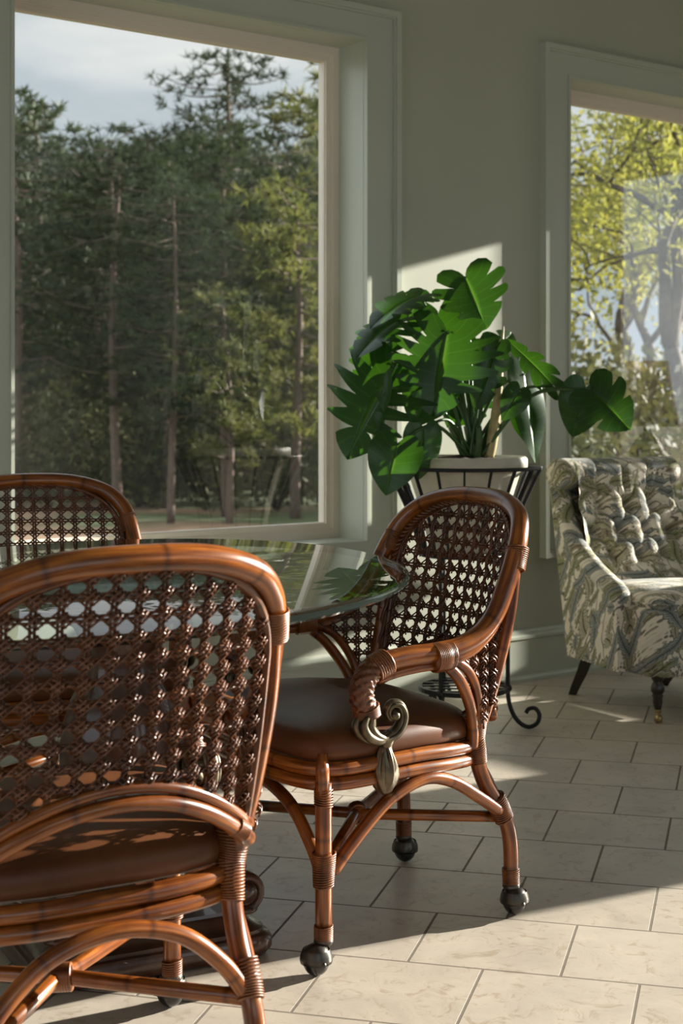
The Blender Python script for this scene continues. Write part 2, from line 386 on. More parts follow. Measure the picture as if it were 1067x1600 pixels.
wall('wall_front',-RX,3.0,frontop,(0,-3.0,0),PI)
b=MB(); b.box(-3.3,RX+.3,-3.3,HW+.3,-.12,0); f=b.build('floor',M['floor'],smooth=False); f['kind']='structure'
b=MB(); b.box(-3.3,RX+.3,-3.3,HW+.3,CE,CE+.15); f=b.build('ceiling',M['ceil'],smooth=False); f['kind']='structure'

def window(idx,op,loc,rz):
    u0,u1,z0,z1=op
    r=empty('window_%d'%idx,loc,rz,kind='structure')
    cs,ct=.157,.125
    b=MB(); inn=(u0,u1,z0,z1)
    g=lambda k,kt=None:(u0-k,u1+k,z0-(kt if kt is not None else k),z1+(kt if kt is not None else k))
    b.ring(g(.0,.0),g(.012),-.026,.0)                       # inner bead
    b.ring(g(.012),g(cs-.022,ct-.022),-.019,.0)             # flat board
    b.ring(g(cs-.030,ct-.030),g(cs-.022,ct-.022),-.030,.0)  # little cove step
    b.ring(g(cs-.022,ct-.022),g(cs,ct),-.038,.0)            # raised back band
    b.build('casing',M['trim'],r,smooth=False)
    b=MB(); i=lambda k:(u0+k,u1-k,z0+k,z1-k)
    b.ring(i(.001),g(.0),-.004,.148); b.build('jamb_liner',M['trim'],r,smooth=False)
    b=MB(); b.ring(i(.030),i(.001),.142,.20); b.ring(i(.036),i(.030),.147,.20); b.ring(i(.055),i(.036),.152,.20); b.ring(i(.058),i(.055),.160,.19)
    b.build('sash_frame',M['sash'],r,smooth=False)
    b=MB(); b.box(u0+.056,u1-.056,.170,.174,z0+.056,z1-.056); b.build('pane',M['pane'],r,smooth=False)
    return r
window(1,backop[0],(0,HW,0),0); window(2,backop[1],(0,HW,0),0)
window(3,rightop[0],(RX,0,0),-PI/2); window(4,rightop[1],(RX,0,0),-PI/2)
window(5,rightop[2],(RX,0,0),-PI/2)
window(6,leftop[0],(-3.0,0,0),PI/2); window(7,frontop[0],(0,-3.0,0),PI); window(8,frontop[1],(0,-3.0,0),PI)
def baseboard(name,u0,u1,loc,rz):
    b=MB(); prof=[(0,.0),(-.030,.0),(-.030,.012),(-.024,.022),(-.016,.024),(-.016,.165),(-.022,.170),(-.022,.180),(-.014,.188),(-.012,.196),(-.006,.205),(0,.205)]
    b.grid([[(u0,p[0],p[1]) for p in prof],[(u1,p[0],p[1]) for p in prof]])
    o=b.build(name,M['trim'],smooth=False); o.location=loc; o.rotation_euler=(0,0,rz); o['kind']='structure'
baseboard('baseboard_back',-3,RX,(0,HW,0),0); baseboard('baseboard_right',-HW,3,(RX,0,0),-PI/2)
baseboard('baseboard_left',-3,HW,(-3,0,0),PI/2); baseboard('baseboard_front',-RX,3,(0,-3,0),PI)

# ------------------------------------------------------------------ rattan armchair
def panel_y(x,z): return -.178-.22*(z-.41)-.057*(1-min(1,(x/.257)**2))
def inside(poly,x,y):
    r=False; n=len(poly); j=n-1
    for i in range(n):
        xi,yi=poly[i]; xj,yj=poly[j]
        if (yi>y)!=(yj>y) and x<(xj-xi)*(y-yi)/(yj-yi)+xi: r=not r
        j=i
    return r
def weave(mb, poly, surf, gx, gz, ox, oz, r=.0024, knots=True, out=-1):
    """open six-way cane: paired uprights and courses at the grid lines, single diagonals cutting the cell corners, little crossed ties at the nodes"""
    xs=[p[0] for p in poly]; zs=[p[1] for p in poly]; x0,x1,z0,z1=min(xs),max(xs),min(zs),max(zs)
    def strand(a,b,off,rad=r):
        n=max(4,int(math.hypot(b[0]-a[0],b[1]-a[1])/.011)); run=[]
        def flush():
            if len(run)>=2: mb.tube(list(run),rad,5,cap=False)
            run.clear()
        for i in range(n+1):
            t=i/n; x=a[0]+(b[0]-a[0])*t; z=a[1]+(b[1]-a[1])*t
            if inside(poly,x,z):
                w=off(x,z); p=surf(x,z); run.append((p[0]+p[3]*w,p[1]+p[4]*w,p[2]))
            else: flush()
        flush()
    i0=math.floor((x0-ox)/gx)-1; i1=math.ceil((x1-ox)/gx)+1; k0=math.floor((z0-oz)/gz)-1; k1=math.ceil((z1-oz)/gz)+1
    wv=.0022
    for i in range(i0,i1+1):
        x=ox+i*gx
        for d in (-.0031,.0031): strand((x+d,z0-.01),(x+d,z1+.01),lambda X,Z:wv*math.cos(PI*(Z-oz)/gz),.0025)
    for k in range(k0,k1+1):
        z=oz+k*gz
        for d in (-.003,.003): strand((x0-.01,z+d),(x1+.01,z+d),lambda X,Z:-wv*math.cos(PI*(X-ox)/gx),.0022)
    for s in (1,-1):
        for k in range(-60,61):
            c=k+.5                                   # X/gx + s*Z/gz = c
            za,zb=z0-.01,z1+.01
            xa=ox+gx*(c-s*(za-oz)/gz); xb=ox+gx*(c-s*(zb-oz)/gz)
            if max(xa,xb)<x0 or min(xa,xb)>x1: continue
            strand((xa,za),(xb,zb),lambda X,Z:s*.0036+.001*math.sin(40*X),.0018)
    if knots:
        for i in range(i0,i1+1):
            for k in range(k0,k1+1):
                x=ox+i*gx; z=oz+k*gz
                if not inside(poly,x,z): continue
                for o_ in (out,):
                    for s in (1,-1):
                        for d in (-.0032,.0032):
                            pts=[]
                            for t in (-1,-.5,0,.5,1):
                                X=x+t*.0095+ d*.8; Z=z+s*t*.0085 - s*d*.8
                                p=surf(X,Z); w=o_*(.0035+.0058*(1-t*t)+(.0018 if s>0 else 0))
                                pts.append((p[0]+p[3]*w,p[1]+p[4]*w,p[2]))
                            mb.tube(pts,.0019,5,cap=True)
HOOP=[(.300,.152,.498),(.303,.166,.535),(.304,.158,.570),(.302,.125,.595),(.300,.06,.605),(.297,-.02,.607),(.290,-.085,.615),(.281,-.145,.638),(.272,-.19,.68),(.264,-.222,.735),(.255,-.25,.79),(.238,-.275,.835),(.195,-.305,.875),(.11,-.33,.900),(0,-.340,.906)]
UNDER=[(.302,.128,.566),(.300,.08,.575),(.298,.03,.580),(.292,-.05,.584),(.283,-.12,.602),(.274,-.175,.640),(.266,-.207,.690),(.260,-.230,.74)]
POST=[(.228,-.166,.40),(.236,-.185,.46),(.244,-.205,.53),(.252,-.226,.62),(.256,-.238,.69),(.256,-.250,.78)]
REAR=[(.226,-.164,.45),(.223,-.166,.39),(.221,-.178,.34),(.219,-.2,.29),(.217,-.236,.238),(.217,-.257,.2),(.219,-.266,.15),(.22,-.267,.068)]
BR1=[(.296,-.035,.585),(.284,-.083,.545),(.264,-.126,.48),(.247,-.146,.42),(.236,-.152,.385)]
BR2=[(.292,-.050,.593),(.280,-.108,.56),(.263,-.146,.50),(.247,-.160,.43)]
SIDE=[(.310,.238,.195),(.302,.165,.265),(.292,.09,.318),(.278,.0,.343),(.262,-.08,.325),(.246,-.16,.278),(.230,-.225,.236)]
FRONT=[(.292,.258,.200),(.27,.261,.235),(.20,.265,.297),(.11,.268,.328),(0,.270,.338)]
REARA=[(.207,-.247,.225),(.17,-.246,.275),(.10,-.244,.330),(0,-.243,.352)]
RAIL=[(0,.300),(.16,.292),(.262,.272),(.303,.225),(.300,.13),(.280,.01),(.254,-.09),(.214,-.160),(.12,-.188)]
def low(x): return .545-1.80*x*x
def make_chair():
    r=empty('rattan_armchair')
    # --- bent back hoop that runs into both arms
    b=MB(); p=spline(both(HOOP),7); b.tube(p,.0212,14); b.build('back_hoop',M['rattan'],r)
    for s in (UNDER,mir(UNDER)):
        b=MB(); b.tube(spline(s,6),.0115,10); b.build('arm_under_rod',M['rattan'],r)
    for s in (1,-1):
        f=(lambda q:q) if s>0 else mir
        b=MB(); b.tube(spline(f(POST),6),.0150,12); b.build('back_post',M['rattan'],r)
        b=MB(); b.tube(spline(f(BR1),6),.0125,10); b.tube(spline(f(BR2),6),.0105,10); b.build('arm_brace',M['rattan'],r)
        # rear leg
        lg=MB(); lg.tube(spline(f(REAR),6),.0168,12); leg=lg.build('leg',M['rattan'],r); castor(leg,s*.22,-.267,s*.004,-.006)
        # front leg
        x=s*.313; lg=MB(); lg.tube([(x,.26,z) for z in (.062,.15,.25,.34,.375)],.0165,12)
        lg.tube([(x*1.012,.262,.345),(x*1.02,.266,.40),(x*1.0,.262,.432)],[.0135,.0125,.009],8,flat=1.2)
        leg=lg.build('leg',M['rattan'],r); castor(leg,x,.26,s*.006,.020)
        b=MB(); b.tube(spline(f(SIDE),6),.0135,10); b.build('arched_brace',M['rattan'],r)
        # wrapped woven arm front
        arm=spline(f(HOOP[:5]),18); end=arm[:55]
        b=MB(); b.tube(end,.0245,42,rfun=lambda L_,a:1+.085*math.copysign(abs(math.sin(L_*420)*math.cos(a*7))**.5,math.sin(L_*420)*math.cos(a*7)))
        b.build('woven_grip',M['bind'],r)
        scroll(r,s)
        # side cane panel
        poly=[(-.163,.425),(-.150,.49),(-.128,.535),(-.106,.562),(-.080,.583),(-.050,.592),(-.115,.604),(-.160,.632),(-.192,.672),(-.215,.72),(-.238,.74),(-.236,.67),(-.222,.60),(-.205,.53),(-.185,.46)]
        def surf(y,z,s=s): return (s*(.249+.24*(y+.21)),y,z,s*.97,-.22)
        b=MB(); weave(b,poly,surf,.030,.030,-.19,.545,out=1); b.build('side_cane_panel',M['cane'],r)
    # arched rods in front, at the back, and the rails round the seat
    b=MB(); b.tube(spline(both(FRONT),6),.0135,10); b.build('arched_brace',M['rattan'],r)
    b=MB(); b.tube(spline(both(REARA),6),.0135,10); b.build('arched_brace',M['rattan'],r)
    ring2=RAIL+[(0,-.192)]; ring2=ring2+[(-x,y) for x,y in RAIL[1:]][::-1]
    for z,k in ((.396,1.0),(.366,.99)):
        b=MB(); b.tube(spline([(x*k,y*k,z-.014*max(0,-y)/.19) for x,y in ring2],5,True),.0150,10,closed=True); b.build('seat_rail',M['rattan'],r)
    b=MB()
    for dz,dy in ((0,0),(.024,.003)):
        b.tube([(x,panel_y(x,low(x)+dz)+.004+dy-.012,low(x)+dz) for x in [-.238+.476*i/24 for i in range(25)]],.0128 if not dz else .0095,10)
    b.build('lower_back_rod',M['rattan'],r)
    # crossed stretchers
    b=MB(); b.tube([(.212,-.25,.215),(0,.0,.207),(-.305,.255,.200)],.0128,10); b.build('stretcher',M['rattan'],r)
    b=MB(); b.tube([(-.212,-.25,.215),(-.02,-.02,.207),(.305,.255,.200)],.0128,10); b.build('stretcher',M['rattan'],r)
    # back cane panel with braided border
    up=[]
    for i in range(0,41):
        t=PI*i/40; c,s=math.cos(t),math.sin(t); up.append((.242*math.copysign(abs(c)**.8,c),.72+.176*abs(s)**.8))
    lowp=[(-.236+.472*i/20,low(-.236+.472*i/20)+.012) for i in range(21)]
    poly=up+lowp
    ps=lambda x,z:(x,panel_y(x,z),z,0.0,1.0)
    b=MB(); weave(b,poly,ps,.0372,.0312,0,.70,out=-1); b.build('back_cane_panel',M['cane'],r)
    b=MB(); ins=[(x*.985,.72+(z-.72)*.985) for x,z in up]
    rr=spline([(.228,panel_y(.23,.47)+.004,.47),(.236,panel_y(.236,.6)+.004,.6)]+[(x,panel_y(x,z)+.006,z) for x,z in ins[::2]]+[(-.236,panel_y(.236,.6)+.004,.6),(-.228,panel_y(.23,.47)+.004,.47)],10)
    for ph in (0,PI):
        b.tube([(p.x+.0035*math.cos(i*.75+ph),p.y+.005+.0045*math.sin(i*.75+ph),p.z+.0035*math.cos(i*.75+ph)) for i,p in enumerate(rr)],.0042,6)
    b.tube([(p.x,p.y-.008,p.z) for p in rr],.0085,8); b.build('braided_border',M['cane'],r)
    # seat cushion
    out=[Vector((x,y,0)) for x,y in ring2]; C=spline(out,5,True)
    prof=[(.80,.404),(.95,.406),(1.0,.414),(1.012,.428),(1.005,.444),(.975,.457),(.92,.467),(.80,.477),(.6,.486),(.38,.491),(.15,.493),(.01,.493)]
    rows=[];uv=[]
    for k,z in prof:
        rows.append([(p.x*k,.045+(p.y-.045)*k,z-.010*max(0,-p.y)/.19) for p in C]+[(C[0].x*k,.045+(C[0].y-.045)*k,z)])
        uv.append([(i*.02,k) for i in range(len(C)+1)])
    b=MB(); b.grid(rows,uv); b.build('seat_cushion',M['leather'],r,merge=1e-4)
    # bindings
    def coil(path,rad,n,rm=.0019,flat=1.0):
        n=int(n*1.5)
        P=[Vector(q) for q in path]; mb=MB()
        rs=[(rad(i/(len(P)-1)) if callable(rad) else rad)-.0013 for i in range(len(P))]; mb.tube(P,rs,14)
        tot=sum((P[i+1]-P[i]).length for i in range(len(P)-1))
        for j in range(n):
            t=j/(n-1)*tot if n>1 else 0; i=0
            while i<len(P)-2 and t>(P[i+1]-P[i]).length: t-=(P[i+1]-P[i]).length; i+=1
            T=(P[i+1]-P[i]).normalized(); c=P[i]+T*t
            a=T.orthogonal().normalized(); d=T.cross(a)
            rj=rad if not callable(rad) else rad(j/(n-1))
            mb.tube([c+(a*math.cos(q)+d*math.sin(q))*rj+T*(.0022*math.sin(q+.4*j)) for q in [2*PI*k/14 for k in range(14)]],rm,5,closed=True)
        return mb
    for s in (1,-1):
        f=(lambda q:q) if s>0 else mir
        coil(f([(.232,-.160,.452),(.224,-.164,.40),(.221,-.178,.345)]),lambda t:.0275-.009*t,17).build('binding',M['bind'],r)
        coil(f([(.218,-.225,.262),(.217,-.250,.212)]),lambda t:.0225-.003*abs(t-.4),9).build('binding',M['bind'],r)
        coil(f([(.3125,.259,.235),(.313,.26,.172)]),lambda t:.0195+.004*(1-t),11).build('binding',M['bind'],r)
        coil([(s*.313,.26,.362),(s*.313,.26,.330)],.0178,5).build('binding',M['bind'],r)
        coil([(s*.313,.26,.092),(s*.313,.26,.064)],.0178,6).build('binding',M['bind'],r)
        coil(f([(.219,-.266,.100),(.22,-.267,.068)]),.0182,6).build('binding',M['bind'],r)
        coil(f([(.298,-.010,.596),(.294,-.052,.598)]),.0295,8,.0026).build('binding',M['bind'],r)
        coil(f([(.2565,-.247,.765),(.250,-.262,.808)]),.0240,9).build('binding',M['bind'],r)
        coil(f([(.3025,.135,.588),(.3015,.108,.598)]),.0268,5,.003).build('binding',M['bind'],r)
        coil(f([(.3015,.156,.512),(.300,.152,.496)]),.0264,4,.003).build('binding',M['bind'],r)
        coil([(s*.225,panel_y(.225,.46)-.006,.458),(s*.205,panel_y(.205,.474)-.006,.472)],.0150,5).build('binding',M['bind'],r)
    coil([(-.012,.0,.207),(.015,-.012,.207)],.0205,6,.0032).build('binding',M['bind'],r)
    return r
def castor(leg,x,y,dx,dy):
    c=MB(); c.lathe([(.0,.070),(.0185,.070),(.020,.062),(.0165,.056),(.010,.052)],16,(x,y,0))
    cx,cy=x+dx,y+dy
    c.sphere((cx,cy,.034),.0295,18,8,(1,1,1),t0=PI*.42,t1=PI)
    c.tube([(x,y,.060),(x+dx*.5,y+dy*.5,.056),(cx,cy,.050)],.012,10)
    c.lathe([(.0298,.030),(.0318,.026),(.0326,.032),(.0312,.042),(.027,.052)],18,(cx,cy,0))
    c.tube([(cx-.0335,cy,.030),(cx-.029,cy,.030)],.0045,10); c.tube([(cx+.029,cy,.030),(cx+.0335,cy,.030)],.0045,10)
    o=c.build('castor',M['castor'],leg)
    w=MB(); w.sphere((cx,cy,.0285),.0285,18,10,(.94,.94,1)); w.build('castor_wheel',M['castor_ball'],leg)
def scroll(root,s):
    x=s*.306; mb=MB()
    C=[(.152,.502),(.150,.470),(.128,.446),(.098,.448),(.076,.466),(.070,.490),(.080,.510),(.098,.512),(.107,.499),(.102,.486),(.092,.486)]
    n=len(C)
    P=spline([(x,y,z) for y,z in C],6); rad=[.0165-.0095*i/(len(P)-1) for i in range(len(P))]
    mb.tube(P,rad,12,rfun=lambda L_,a:1+.16*math.cos(a*5))
    for d in (-1,1):                                   # side ribs of the volute
        Q=[(p.x+d*(.015-.007*i/len(P)),p.y,p.z) for i,p in enumerate(P)]; mb.tube(Q,[.0065*(1-.6*i/len(P)) for i in range(len(P))],7)
    mb.sphere((x,.093,.490),.0125,12,8,(1.5,1,1))
    # acanthus leaves curling off the outside
    for k,(d,y0,z0) in enumerate(((-.016,.160,.500),(0,.166,.500),(.016,.160,.498),(-.010,.140,.500),(.010,.140,.498))):
        Q=spline([(x+d,y0,z0),(x+d*1.3,y0+.014,z0-.020),(x+d*1.2,y0+.004,z0-.042),(x+d*.8,y0-.024,z0-.056),(x+d*.5,y0-.05,z0-.050),(x+d*.5,y0-.062,z0-.040)],5)
        mb.tube(Q,[.0036+.0066*math.sin(PI*min(1,(i+1)/(len(Q)+.5))) for i in range(len(Q))],8)
    for d in (-.012,.012):
        Q=spline([(x+d,.150,.520),(x+d*1.25,.152,.495),(x+d,.148,.475)],5); mb.tube(Q,.0062,8)
    # neck and hanging tassel leaf
    rf=lambda a,z:1+.13*math.sin(6*a+70*z)+.05*math.sin(11*a-40*z)
    mb.lathe([(.004,.452),(.013,.450),(.017,.441),(.013,.433),(.012,.428)],16,(x,.110,0))
    mb.lathe([(.010,.430),(.013,.424),(.0165,.412),(.021,.398),(.0245,.382),(.0245,.366),(.021,.350),(.014,.338),(.005,.332),(.0,.331)],30,(x,.113,0),sx=.82,sy=1.12,rf=rf)
    for a in range(5):
        an=PI*a/4*1.0-PI*.0; dx=math.cos(an)*.016*s; dy=math.sin(an)*.02-.004
        Q=spline([(x+dx*.4,.112+dy*.3,.430),(x+dx*1.0,.113+dy,.405),(x+dx*1.15,.113+dy*1.25,.375),(x+dx*.7,.114+dy*.8,.345),(x+dx*.2,.116,.334)],5)
        mb.tube(Q,[.0018+.0045*math.sin(PI*(i+.6)/(len(Q)+.2)) for i in range(len(Q))],7)
    mb.build('scroll_bracket',M['pewter'],root)
def place(o,X,Y,thdeg):
    o.location=W(X,Y); o.rotation_euler=(0,0,math.radians(thdeg)-YAW-PI/2)
ch=make_chair()
tag(ch,'rattan armchair right of the glass table, pewter scroll hanging from its arm','armchair'); place(ch,.032,3.435,-149.84)
c1=copy_tree(ch); tag(c1,'rattan armchair in the foreground with its caned back turned to us','armchair'); place(c1,-.453,2.462,120.29)
c3=copy_tree(ch); tag(c3,'dark rattan armchair across the table, its rounded back in front of the large window','armchair'); place(c3,-.748,3.985,-70.0)

# ------------------------------------------------------------------ glass table on a carved base
TX,TY=-.4846,3.163
t=empty('dining_table',W(TX,TY),math.atan2(.9818,.19)-YAW,'oval clear glass dining table on a carved dark wood base','table')
ax,ay=.870,.618
def oval(k,z,n=120,dr=0.0): return [((ax+dr)*k*math.cos(2*PI*i/n),(ay+dr)*k*math.sin(2*PI*i/n),z) for i in range(n)]
b=MB(); n=120
def cap(pts,mi,up):
    f=tuple(range(len(pts))); b.add(pts,[f if up else f[::-1]],mi=mi)
top=oval(1,.770,n,-.022); b.add(top,[tuple(range(n))],mi=0)
bot=oval(1,.752,n,-.012); b.add(bot,[tuple(range(n))[::-1]],mi=0)
rows=[oval(1,.770,n,-.022),oval(1,.767,n,-.006),oval(1,.763,n,0),oval(1,.758,n,0),oval(1,.7535,n,-.004),oval(1,.752,n,-.012)]
b.grid([r+[r[0]] for r in rows][:2],mi=0); b.grid([r+[r[0]] for r in rows[1:]],mi=1)
o=b.build('glass_top',[M['tabletop'],M['glassedge']],t,smooth=True,merge=1e-5,angle=25)
def base_dir(X,Y): return W(X,Y)
bx,by=-.462,3.222
bs=empty('table_base'); bs.parent=t
inv=t.matrix_basis.inverted() if False else None
# the base is turned a little against the oval: build it in its own axes, then express it in the table's axes
ub=(.89,.455)
ang=math.atan2(ub[1],ub[0])-YAW
Wm=Matrix.Translation(W(bx,by))@Matrix.Rotation(ang,4,'Z')
Tm=Matrix.Translation(W(TX,TY))@Matrix.Rotation(math.atan2(.9818,.19)-YAW,4,'Z')
REL=Tm.inverted()@Wm
bpy.data.objects.remove(bs)
def relbuild(mb,name,mat,**k):
    o=mb.build(name,mat,t,**k); o.matrix_local=REL; return o
def plinth_ring(hx,hy,ch,z):
    pts=[]
    for sx,sy in ((1,1),(-1,1),(-1,-1),(1,-1)):
        cx,cy=sx*(hx-ch),sy*(hy-ch); a0=math.atan2(sy,sx)-PI/4
        for k in range(7):
            a=a0+PI/2*k/6; pts.append((cx+ch*math.cos(a),cy+ch*math.sin(a),z))
    return pts
b=MB(); pr_=[(.225,.000),(.243,.004),(.252,.018),(.252,.036),(.246,.046),(.238,.048),(.238,.056),(.226,.060),(.214,.070),(.208,.080),(.200,.084),(.198,.090)]
rows=[plinth_ring(h,h-.005,.05,z) for h,z in pr_]; b.grid([r+[r[0]] for r in rows]); b.add(rows[-1],[tuple(range(28))]); b.add(rows[0],[tuple(range(28))[::-1]])
relbuild(b,'plinth',M['darkwood'],merge=1e-5,angle=40)
for sx in (1,-1):
    for sy in (1,-1):
        b=MB(); cx,cy=sx*.196,sy*.190
        sp=[]
        for i in range(46):
            a=-PI/2+i*.33; rr=.036*(1-i/52)
            sp.append((cx+sx*rr*math.cos(a),cy,.128+rr*math.sin(a)))
        b.tube(sp,[.0115-.005*i/46 for i in range(46)],10,flat=2.1)
        b.tube([(cx,cy-.026,.128),(cx,cy+.026,.128)],.020,16)
        b.lathe([(.026,.086),(.030,.090),(.026,.097),(.018,.100)],16,(cx,cy,0))
        b.tube(spline([(cx+sx*.0,cy,.165),(cx-sx*.045,cy-sy*.04,.19),(cx-sx*.095,cy-sy*.095,.27),(cx-sx*.13,cy-sy*.125,.38)],6),[.017]*19,10)
        relbuild(b,'scroll_foot',M['pewter' if False else 'darkwood'])
b=MB(); rf=lambda a,z:1+.04*math.cos(12*a)
b.lathe([(.150,.090),(.155,.105),(.120,.13),(.085,.17),(.075,.22),(.095,.28),(.125,.35),(.130,.42),(.105,.50),(.075,.56),(.070,.60),(.10,.66),(.16,.70),(.18,.72)],40,rf=rf); relbuild(b,'pedestal_column',M['darkwood'])
b=MB(); b.lathe([(.0,.716),(.26,.718),(.285,.724),(.29,.734),(.285,.744),(.275,.7505),(.0,.7505)],48); relbuild(b,'support_disc',M['darkwood'],angle=40)

# ------------------------------------------------------------------ wrought-iron plant stand, pot and monstera
PX,PY=.423,5.30
st=empty('plant_stand',W(PX,PY),-YAW,'tall black wrought-iron plant stand with scrolled feet beside the wall','plant stand')
def circ(r,z,n=48): return [(r*math.cos(2*PI*i/n),r*math.sin(2*PI*i/n),z) for i in range(n)]
b=MB(); b.tube(circ(.262,.900),.0065,8,closed=True); b.build('top_ring',M['iron'],st)
angs=[math.radians(a) for a in (-6,114,234)]
for a in angs:
    c,s=math.cos(a),math.sin(a)
    pr=[(.150,.60),(.150,.40),(.150,.17),(.150,.13),(.156,.085),(.172,.045),(.196,.018),(.224,.0085),(.250,.022),(.258,.050),(.244,.072),(.222,.070),(.212,.056)]
    b=MB(); b.tube(spline([(r*c,r*s,z) for r,z in pr],6),.0075,8); b.sphere((.15*c,.15*s,.14),.015,10,8); b.build('leg',M['iron'],st)
for k in range(18):
    a=2*PI*k/18+.1; c,s=math.cos(a),math.sin(a)
    b=MB(); b.tube(spline([(r*c,r*s,z) for r,z in ((.262,.900),(.245,.865),(.215,.80),(.185,.73),(.163,.66),(.152,.60))],4),.0085,6,flat=.5); b.build('basket_slat',M['iron'],st)
b=MB(); b.tube(circ(.150,.600),.006,8,closed=True); b.build('lower_ring',M['iron'],st)
b=MB()
rw=[circ(.158,.132,40),circ(.158,.148,40),circ(.146,.148,40),circ(.146,.132,40)]; rw=[r+[r[0]] for r in rw]; b.grid(rw+[rw[0]])
for k in range(-2,3):
    y=k*.055; h=math.sqrt(.148**2-y*y)
    b.box(-h,h,y-.006,y+.006,.143,.148); b.box(y-.006,y+.006,-h,h,.138,.143)
b.build('lattice_shelf',M['iron'],st,smooth=False)
b=MB(); b.tube(circ(.146,.604),.005,6,closed=True)
for k in range(3):
    a=angs[k]; b.tube([(.15*math.cos(a),.15*math.sin(a),.604),(-.15*math.cos(a),-.15*math.sin(a),.604)],.005,6)
b.build('pot_support',M['iron'],st)

pl=empty('potted_monstera',W(PX,PY,.611),-YAW,'large split-leaf monstera in a round cream pot on the iron stand','plant')
ZP=.611
b=MB(); b.lathe([(.0,.0),(.110,.0),(.120,.01),(.140,.10),(.170,.20),(.192,.268),(.198,.278),(.212,.283),(.218,.292),(.218,.318),(.212,.326),(.203,.326),(.198,.318),(.196,.300),(.19,.285)],48); b.build('pot',M['pot'],pl,angle=50)
b=MB(); rows=[]
rnd=random.Random(3)
for i in range(9):
    r=.195*i/8; rows.append([(r*math.cos(2*PI*k/40),r*math.sin(2*PI*k/40),.304+.022*(1-(i/8)**2)+rnd.uniform(-.006,.006)) for k in range(40)])
b.grid([q+[q[0]] for q in rows]); b.build('soil',M['soil'],pl,merge=1e-4)
def leaf_mesh(Ln,Wd,seed=0,lobes=6,cut=.5,fold=.25,droop=.25,side=.3,gap=.34,wav=.02,holes=True,curl=0.0):
    rn=random.Random(seed); mb=MB()
    E=spline([(.015,-.03,0),(.10,-.17,0),(.27,-.22,0),(.42,-.10,0),(.495,.10,0),(.49,.32,0),(.41,.55,0),(.27,.76,0),(.10,.93,0),(0,1.0,0)],10)
    def edge(a):
        t=a*(len(E)-1); i=min(int(t),len(E)-2); return E[i].lerp(E[i+1],t-i)
    def midp(a): return Vector((0,max(0.0,.96*(a-.12)/.88)**1.08 if a>.12 else 0,0))
    ph=rn.uniform(0,6)
    def bend(x,y):
        X=x*Wd; Y=y*Ln
        z=fold*abs(X)-side*Wd*(abs(x)*2)**2*.5-droop*Ln*max(0,y)**2-.10*Ln*min(0,y)**2*2
        z+=wav*Ln*math.sin(9*y+ph+(2 if x>0 else 0))*abs(x)*2
        return (X,Y,z)
    bounds=[0.0]
    if lobes>1:
        for i in range(1,lobes): bounds.append(.20+.66*i/lobes+rn.uniform(-.015,.015))
    bounds.append(1.0)
    for sgn in (1,-1):
        st_=[rn.uniform(cut-.10,cut+.12) for _ in bounds]
        for i in range(len(bounds)-1):
            a0,a1=bounds[i],bounds[i+1]; cols=5 if lobes>1 else 28; R=9; w=a1-a0
            rows=[];uv=[]
            for r in range(R+1):
                bb=r/R
                def g(k):
                    if k==0 or k==len(bounds)-1: return 0.0
                    q=(bb-st_[k])/(1-st_[k]); return 0.0 if q<=0 else gap*min(w,.13)*q**.6*.85
                lo=a0+g(i); hi=a1-g(i+1)
                row=[];ur=[]
                for c in range(cols+1):
                    u=c/cols; a=lo+(hi-lo)*u
                    am=a0+w*u
                    e=edge(a); m_=midp(am); 
                    # lobe tips are rounded
                    rnd_=1.0-(.10*(2*u-1)**4*bb**3 if lobes>1 else 0)
                    p=m_.lerp(e,bb*rnd_)
                    # veins sweep forward to the tip
                    row.append(bend(sgn*p.x,p.y+.05*math.sin(PI*bb)*(1-am))); ur.append((bb,am))
                rows.append(row);uv.append(ur)
            mb.grid(rows,uv)
    return mb
def leaf(att,tip,width,nrm,seed,rootp=(0,0,.32),pet=True,**k):
    a=Vector(att); d=Vector(tip)-a; Ln=d.length; y=d.normalized(); n=Vector(nrm); n=(n-y*n.dot(y)).normalized(); x=y.cross(n)
    mb=leaf_mesh(Ln,width,seed,**k)
    o=mb.build('leaf',M['leaf'],pl,merge=2e-5,recalc=False)
    ML=Matrix(((x.x,y.x,n.x,a.x),(x.y,y.y,n.y,a.y),(x.z,y.z,n.z,a.z),(0,0,0,1))); o.matrix_local=ML
    if pet:
        r0=Vector(rootp); mid=r0.lerp(a,.5)+Vector((0,0,.06+.10*abs(a.x-r0.x)))
        if isinstance(pet,tuple): mid=Vector(pet)
        q=spline([r0,mid,a-y*.0],10)
        i_=ML.inverted(); p=MB(); p.tube([i_@v for v in q],[.0075-.0035*j/len(q) for j in range(len(q))],8)
        p.build('petiole',M['petiole'],o)
    return o
S=.00221
def pp(px,py,dy): return ((px-725)*S*(5.3+dy)/5.3, dy, 1.13-(py-626)*S*(5.3+dy)/5.3-ZP)
heart=dict(lobes=1,cut=1.0,gap=0)
